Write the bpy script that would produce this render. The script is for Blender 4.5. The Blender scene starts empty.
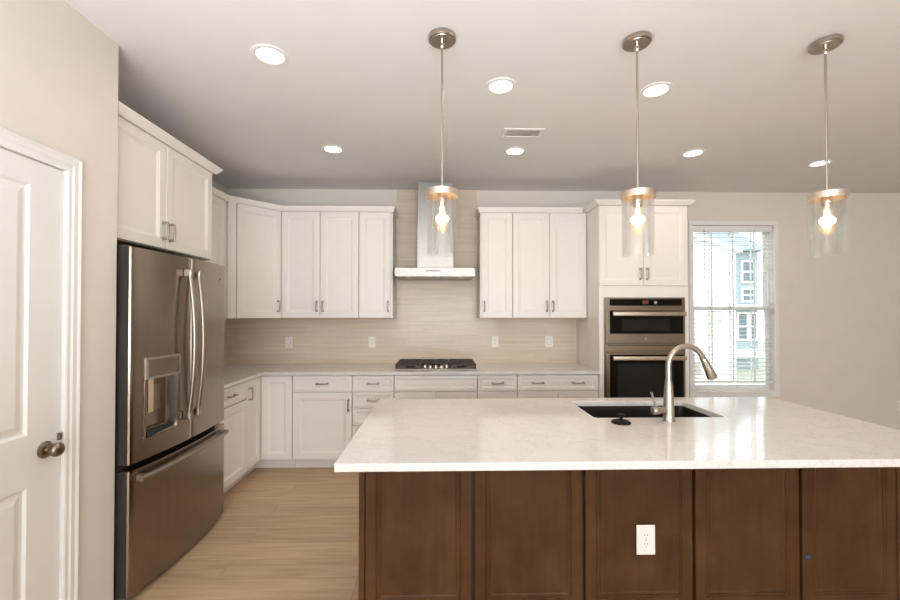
import bpy, bmesh, math, random
from mathutils import Vector, Matrix
random.seed(7)
SC = bpy.context.scene
COL = SC.collection
PI = math.pi

# ------------------------------------------------------------ camera, world, light, exposure
cam_d = bpy.data.cameras.new('camera'); cam = bpy.data.objects.new('camera', cam_d); COL.objects.link(cam)
cam.location = (0, 0, 1.456)
cam.rotation_euler = (PI/2 + math.radians(.67), 0, -math.radians(1.38))
cam_d.sensor_width = 36; cam_d.lens = 415*36/900; cam_d.shift_y = 8/900
cam_d.clip_start = .02; cam_d.clip_end = 200
SC.camera = cam
SC.view_settings.view_transform = 'Standard'; SC.view_settings.look = 'None'
SC.view_settings.gamma = 1; SC.view_settings.use_curve_mapping = False
SC.view_settings.exposure = 0.08
SC.cycles.use_denoising = True
SC.cycles.max_bounces = 10; SC.cycles.diffuse_bounces = 5; SC.cycles.transparent_max_bounces = 24
SC.cycles.glossy_bounces = 5; SC.cycles.caustics_reflective = False; SC.cycles.caustics_refractive = False
SC.cycles.sample_clamp_indirect = 6

W = bpy.data.worlds.new('sky'); SC.world = W; W.use_nodes = True
wn = W.node_tree; wb = wn.nodes['Background']
wt = wn.nodes.new('ShaderNodeTexCoord'); wm = wn.nodes.new('ShaderNodeTexNoise'); wm.inputs['Scale'].default_value = 1.6
wr = wn.nodes.new('ShaderNodeValToRGB')
wr.color_ramp.elements[0].color = (.72, .86, 1, 1); wr.color_ramp.elements[1].color = (1, 1, 1, 1)
wn.links.new(wt.outputs['Generated'], wm.inputs['Vector']); wn.links.new(wm.outputs['Fac'], wr.inputs['Fac'])
wn.links.new(wr.outputs['Color'], wb.inputs['Color']); wb.inputs['Strength'].default_value = 3.8

def area(name, loc, target, sx, sy, power, color):
    l = bpy.data.lights.new(name, 'AREA'); l.shape = 'RECTANGLE'; l.size = sx; l.size_y = sy
    l.energy = power; l.color = color
    o = bpy.data.objects.new(name, l); COL.objects.link(o); o.location = loc
    o.rotation_euler = (Vector(target)-Vector(loc)).to_track_quat('-Z', 'Y').to_euler()
    return o
# added area lamps standing in for daylight at the two unseen rear windows
area('daylight_standin_a', (.25, -4.44, 1.45), (.25, 0, 1.45), 3.2, 1.7, 125, (.95, .965, 1))
area('daylight_standin_b', (3.6, -4.44, 1.45), (3.6, 0, 1.45), 2.3, 1.7, 8, (.95, .965, 1))
# the photographer's lamp bounced off the ceiling behind the camera
area('bounce_lamp', (-.3, -1.15, .9), (-.3, -1.15, 3), 2.6, 2.2, 165, (.85, .92, 1))
RECESSED_W = 1.9
PENDANT_W = 4.5
WARM = (1, .77, .54)

# ------------------------------------------------------------ materials
def lin(r, g, b):
    f = lambda c: (c/255/12.92) if c/255 <= .04045 else ((c/255+.055)/1.055)**2.4
    return (f(r), f(g), f(b))
MATS = {}
def nodes(name):
    m = bpy.data.materials.new(name); m.use_nodes = True
    nt = m.node_tree; b = nt.nodes['Principled BSDF']; MATS[name] = m
    return m, nt, b
def coord(nt, scale=(1, 1, 1), kind='Object'):
    t = nt.nodes.new('ShaderNodeTexCoord'); mp = nt.nodes.new('ShaderNodeMapping')
    mp.inputs['Scale'].default_value = scale
    nt.links.new(t.outputs[kind], mp.inputs['Vector']); return mp.outputs['Vector']
def noise(nt, vec, scale, detail=3, rough=.5):
    n = nt.nodes.new('ShaderNodeTexNoise'); n.inputs['Scale'].default_value = scale
    n.inputs['Detail'].default_value = detail; n.inputs['Roughness'].default_value = rough
    nt.links.new(vec, n.inputs['Vector']); return n.outputs['Fac']
def ramp(nt, fac, stops):
    r = nt.nodes.new('ShaderNodeValToRGB'); e = r.color_ramp.elements
    while len(e) < len(stops): e.new(.5)
    for i, (p, c) in enumerate(stops):
        e[i].position = p; e[i].color = (*c, 1)
    nt.links.new(fac, r.inputs['Fac']); return r.outputs['Color']
def bump(nt, b, h, strength, dist=.01):
    n = nt.nodes.new('ShaderNodeBump'); n.inputs['Strength'].default_value = strength; n.inputs['Distance'].default_value = dist
    nt.links.new(h, n.inputs['Height']); nt.links.new(n.outputs['Normal'], b.inputs['Normal'])
def pmat(name, c, rough=.5, metal=0, var=.05, scale=6, bmp=0, bscale=80, stretch=(1, 1, 1), spec=.5, coat=0):
    m, nt, b = nodes(name); v = coord(nt, stretch)
    f = noise(nt, v, scale)
    col = ramp(nt, f, [(.3, tuple(x*(1-var) for x in c)), (.7, tuple(min(1, x*(1+var)) for x in c))])
    nt.links.new(col, b.inputs['Base Color'])
    b.inputs['Roughness'].default_value = rough; b.inputs['Metallic'].default_value = metal
    b.inputs['Specular IOR Level'].default_value = spec; b.inputs['Coat Weight'].default_value = coat
    if bmp: bump(nt, b, noise(nt, v, bscale), bmp, .002)
    return m
M_wall = pmat('wall_paint', (.705, .66, .60), .75, var=.015, bmp=.06, bscale=180, spec=.25)
M_ceil = pmat('ceiling_paint', (.76, .745, .735), .9, var=.015, bmp=.08, bscale=150, spec=.15)
M_trim = pmat('white_trim_paint', (.76, .75, .735), .38, var=.01)
M_cab = pmat('white_cabinet_paint', (.79, .76, .725), .36, var=.012)
M_under = pmat('maple_underside', (.55, .40, .26), .5, var=.08, stretch=(1, 12, 1))
M_nickel = pmat('brushed_nickel', (.46, .405, .35), .30, 1, var=.04, scale=30, stretch=(1, 1, 8))
M_pull = pmat('pewter_pull_metal', (.36, .31, .27), .3, 1, var=.05, scale=40)
M_chrome = pmat('polished_nickel', (.72, .67, .61), .14, 1, var=.03)
M_steel = pmat('stainless_steel', (.31, .262, .22), .24, 1, var=.04, scale=60, stretch=(1, 1, .02))
M_hood = pmat('hood_stainless', (.38, .365, .345), .42, 1, var=.03, scale=50, stretch=(1, 1, .03))
M_oven = pmat('oven_stainless', (.23, .175, .125), .32, 1, var=.04, scale=60, stretch=(.02, 1, 1))
M_dark = pmat('dark_plastic', (.018, .016, .015), .45, var=.1)
M_fside = pmat('dark_grey_steel_side', (.035, .03, .027), .5, .3, var=.1)
M_iron = pmat('cast_iron', (.045, .033, .027), .55, var=.15, scale=60, bmp=.2, bscale=300)
M_glassk = pmat('black_glass', (.006, .005, .0045), .1, var=.1, spec=.12)
M_fhandle = pmat('stainless_handle', (.38, .335, .29), .34, 1, var=.04, scale=40)
M_ohandle = pmat('oven_handle_steel', (.47, .39, .31), .38, 1, var=.04, scale=40)
M_band = pmat('satin_nickel_band', (.66, .58, .50), .42, 1, var=.03)
M_glassg = pmat('smoked_window_glass', (.02, .018, .016), .12, var=.1, spec=.12)
M_plate = pmat('white_plastic', (.80, .77, .74), .35, var=.01)
M_slot = pmat('slot_shadow_plastic', (.06, .055, .05), .6)
M_blue = pmat('blue_tape', (.015, .05, .13), .6)
M_tan = pmat('tan_paper', (.52, .40, .28), .7)
M_sink = pmat('black_granite_sink', (.014, .010, .008), .42, var=.25, scale=400, spec=.2)
M_rubber = pmat('black_rubber', (.012, .010, .009), .6, var=.1, spec=.12)
M_bronze = pmat('aged_bronze_knob', (.25, .20, .15), .32, 1, var=.18, scale=25)
M_grey = pmat('grey_panel', (.36, .32, .28), .35, .5, var=.05)
M_vent = pmat('vent_paint', (.80, .79, .77), .5, var=.01)
M_toe = pmat('toe_kick_paint', (.76, .73, .69), .5, var=.015)

def emit(name, c, s):
    m, nt, b = nodes(name)
    v = coord(nt); col = ramp(nt, noise(nt, v, 5), [(.3, tuple(x*.98 for x in c)), (.7, c)])
    nt.links.new(col, b.inputs['Emission Color']); b.inputs['Emission Strength'].default_value = s
    b.inputs['Base Color'].default_value = (.8, .8, .8, 1)
    return m
M_lens = emit('lit_lens', (1, .96, .90), 3.2)
M_fil = emit('lit_filament', (1, .82, .55), 16)
M_red = emit('red_display', (.9, .10, .04), .16); MATS['red_display'].node_tree.nodes['Principled BSDF'].inputs['Base Color'].default_value = (.01, .008, .007, 1)

def clear(name, tint, rough=.02, base=.04, glow=None):
    m = bpy.data.materials.new(name); m.use_nodes = True; nt = m.node_tree
    for n in list(nt.nodes): nt.nodes.remove(n)
    out = nt.nodes.new('ShaderNodeOutputMaterial'); mix = nt.nodes.new('ShaderNodeMixShader')
    tr = nt.nodes.new('ShaderNodeBsdfTransparent'); gl = nt.nodes.new('ShaderNodeBsdfGlossy')
    lw = nt.nodes.new('ShaderNodeLayerWeight'); lw.inputs['Blend'].default_value = .22
    gl.inputs['Roughness'].default_value = rough
    v = coord(nt); col = ramp(nt, noise(nt, v, 8), [(.3, tint), (.7, tuple(min(1, t*1.01) for t in tint))])
    nt.links.new(col, tr.inputs['Color'])
    mm = nt.nodes.new('ShaderNodeMath'); mm.operation = 'MULTIPLY_ADD'; mm.inputs[1].default_value = 1.0; mm.inputs[2].default_value = base
    ge = nt.nodes.new('ShaderNodeNewGeometry'); fr = nt.nodes.new('ShaderNodeMath'); fr.operation = 'SUBTRACT'; fr.inputs[0].default_value = 1
    nt.links.new(ge.outputs['Backfacing'], fr.inputs[1])
    fm = nt.nodes.new('ShaderNodeMath'); fm.operation = 'MULTIPLY'
    nt.links.new(lw.outputs['Fresnel'], mm.inputs[0]); nt.links.new(mm.outputs[0], fm.inputs[0]); nt.links.new(fr.outputs[0], fm.inputs[1]); nt.links.new(fm.outputs[0], mix.inputs['Fac'])
    nt.links.new(tr.outputs[0], mix.inputs[1]); nt.links.new(gl.outputs[0], mix.inputs[2])
    last = mix.outputs[0]
    if glow:
        em = nt.nodes.new('ShaderNodeEmission'); em.inputs['Color'].default_value = (*glow[0], 1); em.inputs['Strength'].default_value = glow[1]
        ad = nt.nodes.new('ShaderNodeAddShader'); nt.links.new(last, ad.inputs[0]); nt.links.new(em.outputs[0], ad.inputs[1]); last = ad.outputs[0]
    nt.links.new(last, out.inputs['Surface'])
    return m
def thick_glass(name, tint):
    m = bpy.data.materials.new(name); m.use_nodes = True; nt = m.node_tree
    for n in list(nt.nodes): nt.nodes.remove(n)
    out = nt.nodes.new('ShaderNodeOutputMaterial'); mix = nt.nodes.new('ShaderNodeMixShader'); mix.inputs[0].default_value = .2
    tr = nt.nodes.new('ShaderNodeBsdfTransparent'); gl = nt.nodes.new('ShaderNodeBsdfGlass'); gl.inputs['IOR'].default_value = 1.45; gl.inputs['Roughness'].default_value = 0
    col = ramp(nt, noise(nt, coord(nt), 8), [(.3, tint), (.7, tuple(min(1, t*1.01) for t in tint))])
    nt.links.new(col, tr.inputs['Color']); nt.links.new(col, gl.inputs['Color'])
    nt.links.new(tr.outputs[0], mix.inputs[1]); nt.links.new(gl.outputs[0], mix.inputs[2]); nt.links.new(mix.outputs[0], out.inputs['Surface'])
    return m
M_pane = clear('window_glass', (.97, .99, .98), .01, .01)
M_shade = thick_glass('clear_shade_glass', (.995, .995, .995))
M_bulb = clear('warm_bulb_glass', (1, .93, .80), .03, .01, glow=((1, .60, .26), .16))

def mk_floor():
    m, nt, b = nodes('light_oak_planks')
    v = coord(nt)
    br = nt.nodes.new('ShaderNodeTexBrick'); br.offset = .37; br.offset_frequency = 2; br.squash = 1
    br.inputs['Scale'].default_value = 1; br.inputs['Brick Width'].default_value = 1.22; br.inputs['Row Height'].default_value = .178
    br.inputs['Mortar Size'].default_value = .0014; br.inputs['Mortar Smooth'].default_value = .3; br.inputs['Bias'].default_value = 0
    br.inputs['Color1'].default_value = (.0, .0, .0, 1); br.inputs['Color2'].default_value = (1, 1, 1, 1); br.inputs['Mortar'].default_value = (.5, .5, .5, 1)
    nt.links.new(v, br.inputs['Vector'])
    # each plank shifts its own grain
    off = nt.nodes.new('ShaderNodeVectorMath'); off.operation = 'MULTIPLY_ADD'; off.inputs[1].default_value = (3.7, 5.1, 0)
    nt.links.new(br.outputs['Color'], off.inputs[0])
    mp = nt.nodes.new('ShaderNodeMapping'); mp.inputs['Scale'].default_value = (1.1, 13, 1)
    nt.links.new(v, off.inputs[2]); nt.links.new(off.outputs[0], mp.inputs['Vector'])
    g = noise(nt, mp.outputs['Vector'], 2.2, 6, .6)
    mp2 = nt.nodes.new('ShaderNodeMapping'); mp2.inputs['Scale'].default_value = (.6, 3.2, 1)
    nt.links.new(off.outputs[0], mp2.inputs['Vector'])
    g2 = noise(nt, mp2.outputs['Vector'], 2.0, 3, .5)
    c1 = ramp(nt, g, [(.28, (.45, .305, .18)), (.5, (.56, .395, .245)), (.74, (.64, .475, .315))])
    c2 = ramp(nt, g2, [(.3, (.86, .86, .86)), (.7, (1.0, 1.0, 1.0))])
    mx = nt.nodes.new('ShaderNodeMixRGB'); mx.blend_type = 'MULTIPLY'; mx.inputs['Fac'].default_value = 1
    nt.links.new(c1, mx.inputs[1]); nt.links.new(c2, mx.inputs[2])
    c3 = ramp(nt, br.outputs['Color'], [(0, (.88, .88, .88)), (1, (1.04, 1.03, 1.02))])
    mx2 = nt.nodes.new('ShaderNodeMixRGB'); mx2.blend_type = 'MULTIPLY'; mx2.inputs['Fac'].default_value = 1
    nt.links.new(mx.outputs[0], mx2.inputs[1]); nt.links.new(c3, mx2.inputs[2])
    mx3 = nt.nodes.new('ShaderNodeMixRGB'); nt.links.new(br.outputs['Fac'], mx3.inputs['Fac'])
    mx3.inputs[2].default_value = (.30, .19, .11, 1); nt.links.new(mx2.outputs[0], mx3.inputs[1])
    nt.links.new(mx3.outputs[0], b.inputs['Base Color']); b.inputs['Roughness'].default_value = .42
    b.inputs['Specular IOR Level'].default_value = .35
    bump(nt, b, g, .08, .002)
    return m
M_floor = mk_floor()

def mk_tile():
    m, nt, b = nodes('beige_gloss_tile')
    v0 = coord(nt); sx = nt.nodes.new('ShaderNodeSeparateXYZ'); nt.links.new(v0, sx.inputs[0])
    ad = nt.nodes.new('ShaderNodeMath'); ad.operation = 'ADD'; nt.links.new(sx.outputs[0], ad.inputs[0]); nt.links.new(sx.outputs[1], ad.inputs[1])
    cb = nt.nodes.new('ShaderNodeCombineXYZ'); nt.links.new(ad.outputs[0], cb.inputs[0]); nt.links.new(sx.outputs[2], cb.inputs[1])
    br = nt.nodes.new('ShaderNodeTexBrick'); br.offset = .5
    br.inputs['Scale'].default_value = 1; br.inputs['Brick Width'].default_value = .305; br.inputs['Row Height'].default_value = .0508
    br.inputs['Mortar Size'].default_value = .0016; br.inputs['Mortar Smooth'].default_value = .6; br.inputs['Bias'].default_value = 0
    br.inputs['Color1'].default_value = (.65, .55, .435, 1); br.inputs['Color2'].default_value = (.69, .59, .475, 1)
    br.inputs['Mortar'].default_value = (.74, .66, .55, 1)
    nt.links.new(cb.outputs[0], br.inputs['Vector'])
    mp = nt.nodes.new('ShaderNodeMapping'); mp.inputs['Scale'].default_value = (1.6, 40, 1); nt.links.new(cb.outputs[0], mp.inputs['Vector'])
    n1 = noise(nt, mp.outputs['Vector'], 1.0, 2)
    hm = nt.nodes.new('ShaderNodeMath'); hm.operation = 'MULTIPLY_ADD'; hm.inputs[1].default_value = -.5
    nt.links.new(br.outputs['Fac'], hm.inputs[0]); nt.links.new(n1, hm.inputs[2])
    cr = ramp(nt, n1, [(.3, (.93, .93, .93)), (.7, (1.05, 1.05, 1.05))])
    mx = nt.nodes.new('ShaderNodeMixRGB'); mx.blend_type = 'MULTIPLY'; mx.inputs['Fac'].default_value = 1
    nt.links.new(br.outputs['Color'], mx.inputs[1]); nt.links.new(cr, mx.inputs[2])
    nt.links.new(mx.outputs[0], b.inputs['Base Color'])
    b.inputs['Roughness'].default_value = .12; b.inputs['Specular IOR Level'].default_value = .2
    bump(nt, b, hm.outputs[0], .30, .004)
    return m
M_tile = mk_tile()

def mk_quartz():
    m, nt, b = nodes('white_quartz')
    v = coord(nt)
    n1 = noise(nt, v, 5.5, 8, .7); n2 = noise(nt, v, 240, 2)
    c1 = ramp(nt, n1, [(.0, (.665, .65, .635)), (.488, (.665, .65, .635)), (.50, (.55, .535, .52)), (.512, (.675, .66, .645)), (1, (.685, .67, .655))])
    c2 = ramp(nt, n2, [(.25, (.82, .81, .80)), (.42, (1, 1, 1))])
    mx = nt.nodes.new('ShaderNodeMixRGB'); mx.blend_type = 'MULTIPLY'; mx.inputs['Fac'].default_value = .7
    nt.links.new(c1, mx.inputs[1]); nt.links.new(c2, mx.inputs[2]); nt.links.new(mx.outputs[0], b.inputs['Base Color'])
    b.inputs['Roughness'].default_value = .09; b.inputs['Specular IOR Level'].default_value = .5
    return m
M_quartz = mk_quartz()

def mk_walnut():
    m, nt, b = nodes('brown_stained_wood')
    v = coord(nt); vs = coord(nt, (9, 9, .9))
    n1 = noise(nt, v, 5.5, 5, .6); n2 = noise(nt, vs, 4, 4)
    c1 = ramp(nt, n1, [(.3, (.054, .0245, .0098)), (.7, (.090, .042, .0165))])
    c2 = ramp(nt, n2, [(.3, (.90, .88, .86)), (.7, (1.08, 1.08, 1.08))])
    mx = nt.nodes.new('ShaderNodeMixRGB'); mx.blend_type = 'MULTIPLY'; mx.inputs['Fac'].default_value = 1
    nt.links.new(c1, mx.inputs[1]); nt.links.new(c2, mx.inputs[2]); nt.links.new(mx.outputs[0], b.inputs['Base Color'])
    b.inputs['Roughness'].default_value = .42; b.inputs['Specular IOR Level'].default_value = .16
    return m
M_wood = mk_walnut()
M_gap = pmat('dark_reveal_wood', (.022, .011, .006), .6, var=.1)

def fabric(name, c):
    m, nt, b = nodes(name); tl = nt.nodes.new('ShaderNodeBsdfTranslucent'); mx = nt.nodes.new('ShaderNodeMixShader'); mx.inputs[0].default_value = .5
    col = ramp(nt, noise(nt, coord(nt), 20), [(.3, tuple(x*.98 for x in c)), (.7, c)])
    nt.links.new(col, b.inputs['Base Color']); nt.links.new(col, tl.inputs['Color'])
    out = nt.nodes['Material Output']; nt.links.new(b.outputs[0], mx.inputs[1]); nt.links.new(tl.outputs[0], mx.inputs[2]); nt.links.new(mx.outputs[0], out.inputs['Surface'])
    return m
M_tape = fabric('white_blind_tape', (.88, .88, .86))
def mk_siding(name, c, pitch=.12):
    m, nt, b = nodes(name); v = coord(nt)
    w = nt.nodes.new('ShaderNodeTexWave'); w.wave_type = 'BANDS'; w.bands_direction = 'Z'; w.wave_profile = 'SAW'
    w.inputs['Scale'].default_value = 1/(pitch*3.18); nt.links.new(v, w.inputs['Vector'])
    col = ramp(nt, w.outputs['Fac'], [(0, tuple(x*.82 for x in c)), (.12, c), (1, tuple(min(1, x*1.03) for x in c))])
    nt.links.new(col, b.inputs['Base Color']); b.inputs['Roughness'].default_value = .7
    bump(nt, b, w.outputs['Fac'], .3, .02)
    return m
M_sidw = mk_siding('white_lap_siding', (.72, .72, .72))
M_sidb = mk_siding('blue_grey_lap_siding', (.29, .34, .365))
M_roof = pmat('grey_shingle', (.22, .275, .30), .9, var=.2, scale=20)
M_lawn = pmat('lawn', (.30, .31, .23), .95, var=.25, scale=9)
M_leaf = pmat('pale_leaves', (.40, .50, .26), .8, var=.3, scale=9)
M_bark = pmat('bark', (.20, .15, .11), .9, var=.2)
M_darkpane = pmat('dark_house_pane', (.10, .13, .15), .1)
M_palepane = pmat('pale_house_pane', (.52, .56, .46), .3)
M_ground = pmat('gravel', (.5, .49, .46), .95, var=.15, scale=30)

# ------------------------------------------------------------ mesh helpers
class MB:
    def __init__(s): s.b = bmesh.new()
    def faces(s, vs, fs, M=None):
        v = [s.b.verts.new(M @ Vector(p) if M else Vector(p)) for p in vs]
        out = []
        for f in fs:
            try: out.append(s.b.faces.new([v[i] for i in f]))
            except ValueError: pass
        return v, out
    def box(s, a, c, bev=0, seg=2, M=None):
        x0, y0, z0 = a; x1, y1, z1 = c
        vs = [(x0, y0, z0), (x1, y0, z0), (x1, y1, z0), (x0, y1, z0), (x0, y0, z1), (x1, y0, z1), (x1, y1, z1), (x0, y1, z1)]
        v, f = s.faces(vs, [(0, 3, 2, 1), (4, 5, 6, 7), (0, 1, 5, 4), (1, 2, 6, 5), (2, 3, 7, 6), (3, 0, 4, 7)], M)
        if bev:
            es = list({e for q in f for e in q.edges})
            bmesh.ops.bevel(s.b, geom=es, offset=bev, segments=seg, profile=.5, affect='EDGES')
        return s
    def prism(s, poly, z0, z1, bev=0, M=None, axis='z'):
        n = len(poly)
        def P(p, z):
            return {'z': (p[0], p[1], z), 'y': (p[0], z, p[1]), 'x': (z, p[0], p[1])}[axis]
        vs = [P(p, z0) for p in poly] + [P(p, z1) for p in poly]
        fs = [tuple(range(n))[::-1], tuple(range(n, 2*n))] + [(i, (i+1) % n, n+(i+1) % n, n+i) for i in range(n)]
        v, f = s.faces(vs, fs, M)
        if bev:
            es = list({e for q in f[:2] for e in q.edges})
            bmesh.ops.bevel(s.b, geom=es, offset=bev, segments=2, profile=.5, affect='EDGES')
        return s
    def lathe(s, prof, n=32, M=None, close=False):
        """prof: (r, z) list about z axis"""
        rings = []; vs = []; fs = []
        for r, z in prof:
            if r < 1e-6: rings.append([len(vs)]); vs.append((0, 0, z))
            else:
                rings.append(list(range(len(vs), len(vs)+n)))
                vs += [(r*math.cos(2*PI*k/n), r*math.sin(2*PI*k/n), z) for k in range(n)]
        pairs = list(zip(rings, rings[1:])) + ([(rings[-1], rings[0])] if close else [])
        for A, B in pairs:
            for k in range(n):
                k2 = (k+1) % n
                if len(A) == 1 and len(B) == 1: continue
                if len(A) == 1: fs.append((A[0], B[k2], B[k]))
                elif len(B) == 1: fs.append((A[k], A[k2], B[0]))
                else: fs.append((A[k], A[k2], B[k2], B[k]))
        s.faces(vs, fs, M); return s
    def tube(s, pts, r, n=12, M=None, cap=True, squash=None):
        pts = [Vector(p) for p in pts]; rs = r if isinstance(r, (list, tuple)) else [r]*len(pts)
        vs = []; fs = []; up = None
        for i, p in enumerate(pts):
            t = (pts[min(i+1, len(pts)-1)]-pts[max(i-1, 0)]).normalized()
            if up is None:
                up = Vector((0, 0, 1)) if abs(t.z) < .9 else Vector((0, 1, 0))
            a = t.cross(up).normalized(); bb = a.cross(t).normalized(); up = bb
            for k in range(n):
                an = 2*PI*k/n
                ca, sa = math.cos(an), math.sin(an)
                if squash: ca *= squash[0]; sa *= squash[1]
                vs.append(p+(a*ca+bb*sa)*rs[i])
        for i in range(len(pts)-1):
            for k in range(n):
                k2 = (k+1) % n
                fs.append((i*n+k, i*n+k2, (i+1)*n+k2, (i+1)*n+k))
        if cap:
            fs.append(tuple(range(n))[::-1]); L = (len(pts)-1)*n; fs.append(tuple(range(L, L+n)))
        s.faces(vs, fs, M); return s
    def loops(s, w, h, prof, M=None, yback=0):
        """rectangular panel in x 0..w, z 0..h; prof = list of (inset, depth towards -y); capped"""
        vs = []; fs = []
        def rect(i, y): return [(i, -y, i), (w-i, -y, i), (w-i, -y, h-i), (i, -y, h-i)]
        vs += rect(0, yback)
        for i, d in prof: vs += rect(i, d)
        n = len(prof)+1
        for k in range(n-1):
            for q in range(4):
                q2 = (q+1) % 4
                fs.append((k*4+q, k*4+q2, (k+1)*4+q2, (k+1)*4+q))
        fs.append((3, 2, 1, 0)); L = (n-1)*4; fs.append((L, L+1, L+2, L+3))
        s.faces(vs, fs, M); return s
    def sweep(s, path, prof, side=1):
        """sweep (out, z) profile along an xy polyline with mitres; side=+1: out is to the right of travel"""
        P = [Vector((p[0], p[1])) for p in path]; vs = []; fs = []; n = len(prof)
        for i, p in enumerate(P):
            def nrm(a, b):
                d = (b-a).normalized(); return Vector((d.y, -d.x))*side
            if i == 0: m = nrm(P[0], P[1])
            elif i == len(P)-1: m = nrm(P[-2], P[-1])
            else:
                n1, n2 = nrm(P[i-1], P[i]), nrm(P[i], P[i+1]); m = (n1+n2)/(1+n1.dot(n2))
            for o, z in prof: vs.append((p.x+m.x*o, p.y+m.y*o, z))
        for i in range(len(P)-1):
            for k in range(n):
                k2 = (k+1) % n; fs.append((i*n+k, i*n+k2, (i+1)*n+k2, (i+1)*n+k))
        fs.append(tuple(range(n))); L = (len(P)-1)*n; fs.append(tuple(range(L, L+n))[::-1])
        s.faces(vs, fs); return s
    def build(s, name, mat, parent=None, smooth=None, world=True):
        bmesh.ops.recalc_face_normals(s.b, faces=s.b.faces)
        me = bpy.data.meshes.new(name)
        if parent is not None and world:
            r = ROOT[parent.name] if parent.name in ROOT else Vector()
            bmesh.ops.translate(s.b, verts=s.b.verts, vec=-r)
        s.b.to_mesh(me); s.b.free()
        me.materials.append(mat)
        o = bpy.data.objects.new(name, me); COL.objects.link(o)
        if smooth:
            for p in me.polygons: p.use_smooth = True
            me.set_sharp_from_angle(angle=math.radians(smooth))
        if parent is not None:
            o.parent = parent; ROOT[o.name] = ROOT.get(parent.name, Vector())
        return o
ROOT = {}
def tag(o, label, cat, group=None):
    o['label'] = label; o['category'] = cat
    if group: o['group'] = group
    return o
def thing(name, loc, label, cat, group=None):
    o = bpy.data.objects.new(name, None); COL.objects.link(o); o.location = loc; o.empty_display_size = .1
    ROOT[o.name] = Vector(loc); return tag(o, label, cat, group)
def struct(o):
    o['kind'] = 'structure'; return o
def T(x, y, z, rz=0): return Matrix.Translation((x, y, z)) @ Matrix.Rotation(rz, 4, 'Z')
BACK, LEFT, DIAG = 0, PI/2, PI/4

def lettering(text, size, depth, M, name, mat, parent):
    c = bpy.data.curves.new('lettering_curve', 'FONT'); c.body = text; c.size = size; c.extrude = depth
    c.align_x = 'CENTER'; c.align_y = 'CENTER'
    t = bpy.data.objects.new('lettering_tmp', c); COL.objects.link(t)
    dg = bpy.context.evaluated_depsgraph_get(); me = bpy.data.meshes.new_from_object(t.evaluated_get(dg))
    bpy.data.objects.remove(t); bpy.data.curves.remove(c)
    r = ROOT.get(parent.name, Vector())
    me.transform(Matrix.Translation(-r) @ M); me.materials.clear(); me.materials.append(mat)
    o = bpy.data.objects.new(name, me); COL.objects.link(o); o.parent = parent; ROOT[o.name] = r
    return o

# ------------------------------------------------------------ the room
CE = 2.787; YB = 4.49; XL = -2.28; XR = 6.4; YR = -4.5; XP = -1.6
b = MB(); b.box((-6, YR-.2, -.12), (XR+.2, YB+.12, 0)); fl = struct(b.build('floor', M_floor))
b = MB(); b.box((-6, YR-.2, CE), (XR+.2, YB+.12, CE+.15)); struct(b.build('ceiling', M_ceil))
WX0, WX1, WZ0, WZ1 = 2.775, 3.682, .60, 2.42
b = MB()
b.box((XL-.12, YB, 0), (WX0, YB+.12, CE)); b.box((WX1, YB, 0), (XR+.12, YB+.12, CE))
b.box((WX0, YB, 0), (WX1, YB+.12, WZ0)); b.box((WX0, YB, WZ1), (WX1, YB+.12, CE))
struct(b.build('wall_back', M_wall))
b = MB(); b.box((XL-.12, 2.09, 0), (XL, YB, CE)); struct(b.build('wall_left', M_wall))
DY0, DY1, DZ = 1.036, 1.806, 2.064
b = MB(); b.box((XP-.12, YR, 0), (XP, DY0, CE)); b.box((XP-.12, DY1, 0), (XP, 2.09, CE)); b.box((XP-.12, DY0, DZ), (XP, DY1, CE))
b.box((XL-.12, 1.97, 0), (XP-.12, 2.09, CE)); struct(b.build('wall_pantry', M_wall))
b = MB(); b.box((XR, YR, 0), (XR+.12, YB, CE)); struct(b.build('wall_right', M_wall))
# wall behind the camera with two window openings
ops = [(-1.42, 1.92), (2.25, 4.95)]
b = MB(); x = XP-.12
for a, c in ops:
    b.box((x, YR-.12, 0), (a, YR, CE)); b.box((a, YR-.12, 0), (c, YR, .55)); b.box((a, YR-.12, 2.35), (c, YR, CE)); x = c
b.box((x, YR-.12, 0), (XR+.12, YR, CE)); struct(b.build('wall_rear', M_wall))
for i, (a, c) in enumerate(ops):
    b = MB()
    for bx in ((a, a+.06, .55, 2.35), (c-.06, c, .55, 2.35), (a+.06, c-.06, .55, .61), (a+.06, c-.06, 2.29, 2.35), ((a+c)/2-.03, (a+c)/2+.03, .61, 2.29)):
        b.box((bx[0], YR-.09, bx[2]), (bx[1], YR-.03, bx[3]))
    w = struct(b.build('window_%d' % (i+2), M_trim))
    b = MB(); b.box((a+.06, YR-.065, .61), (c-.06, YR-.060, 2.29)); b.build('pane', M_pane, w)
# baseboards
bp = [(0, 0), (.014, 0), (.014, .075), (.009, .088), (.0, .09)]
b = MB(); b.sweep([(2.345, YB-.001), (XR-.001, YB-.001), (XR-.001, YR+.001)], [(o, z+.001) for o, z in bp], 1); struct(b.build('baseboard_back', M_trim))

# pantry door
b = MB()
dw, dh = DY1-DY0-.006, DZ-.012
XD = XP-.006
prof_rail = [(DY0+.003, DY1-.003)]
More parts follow.
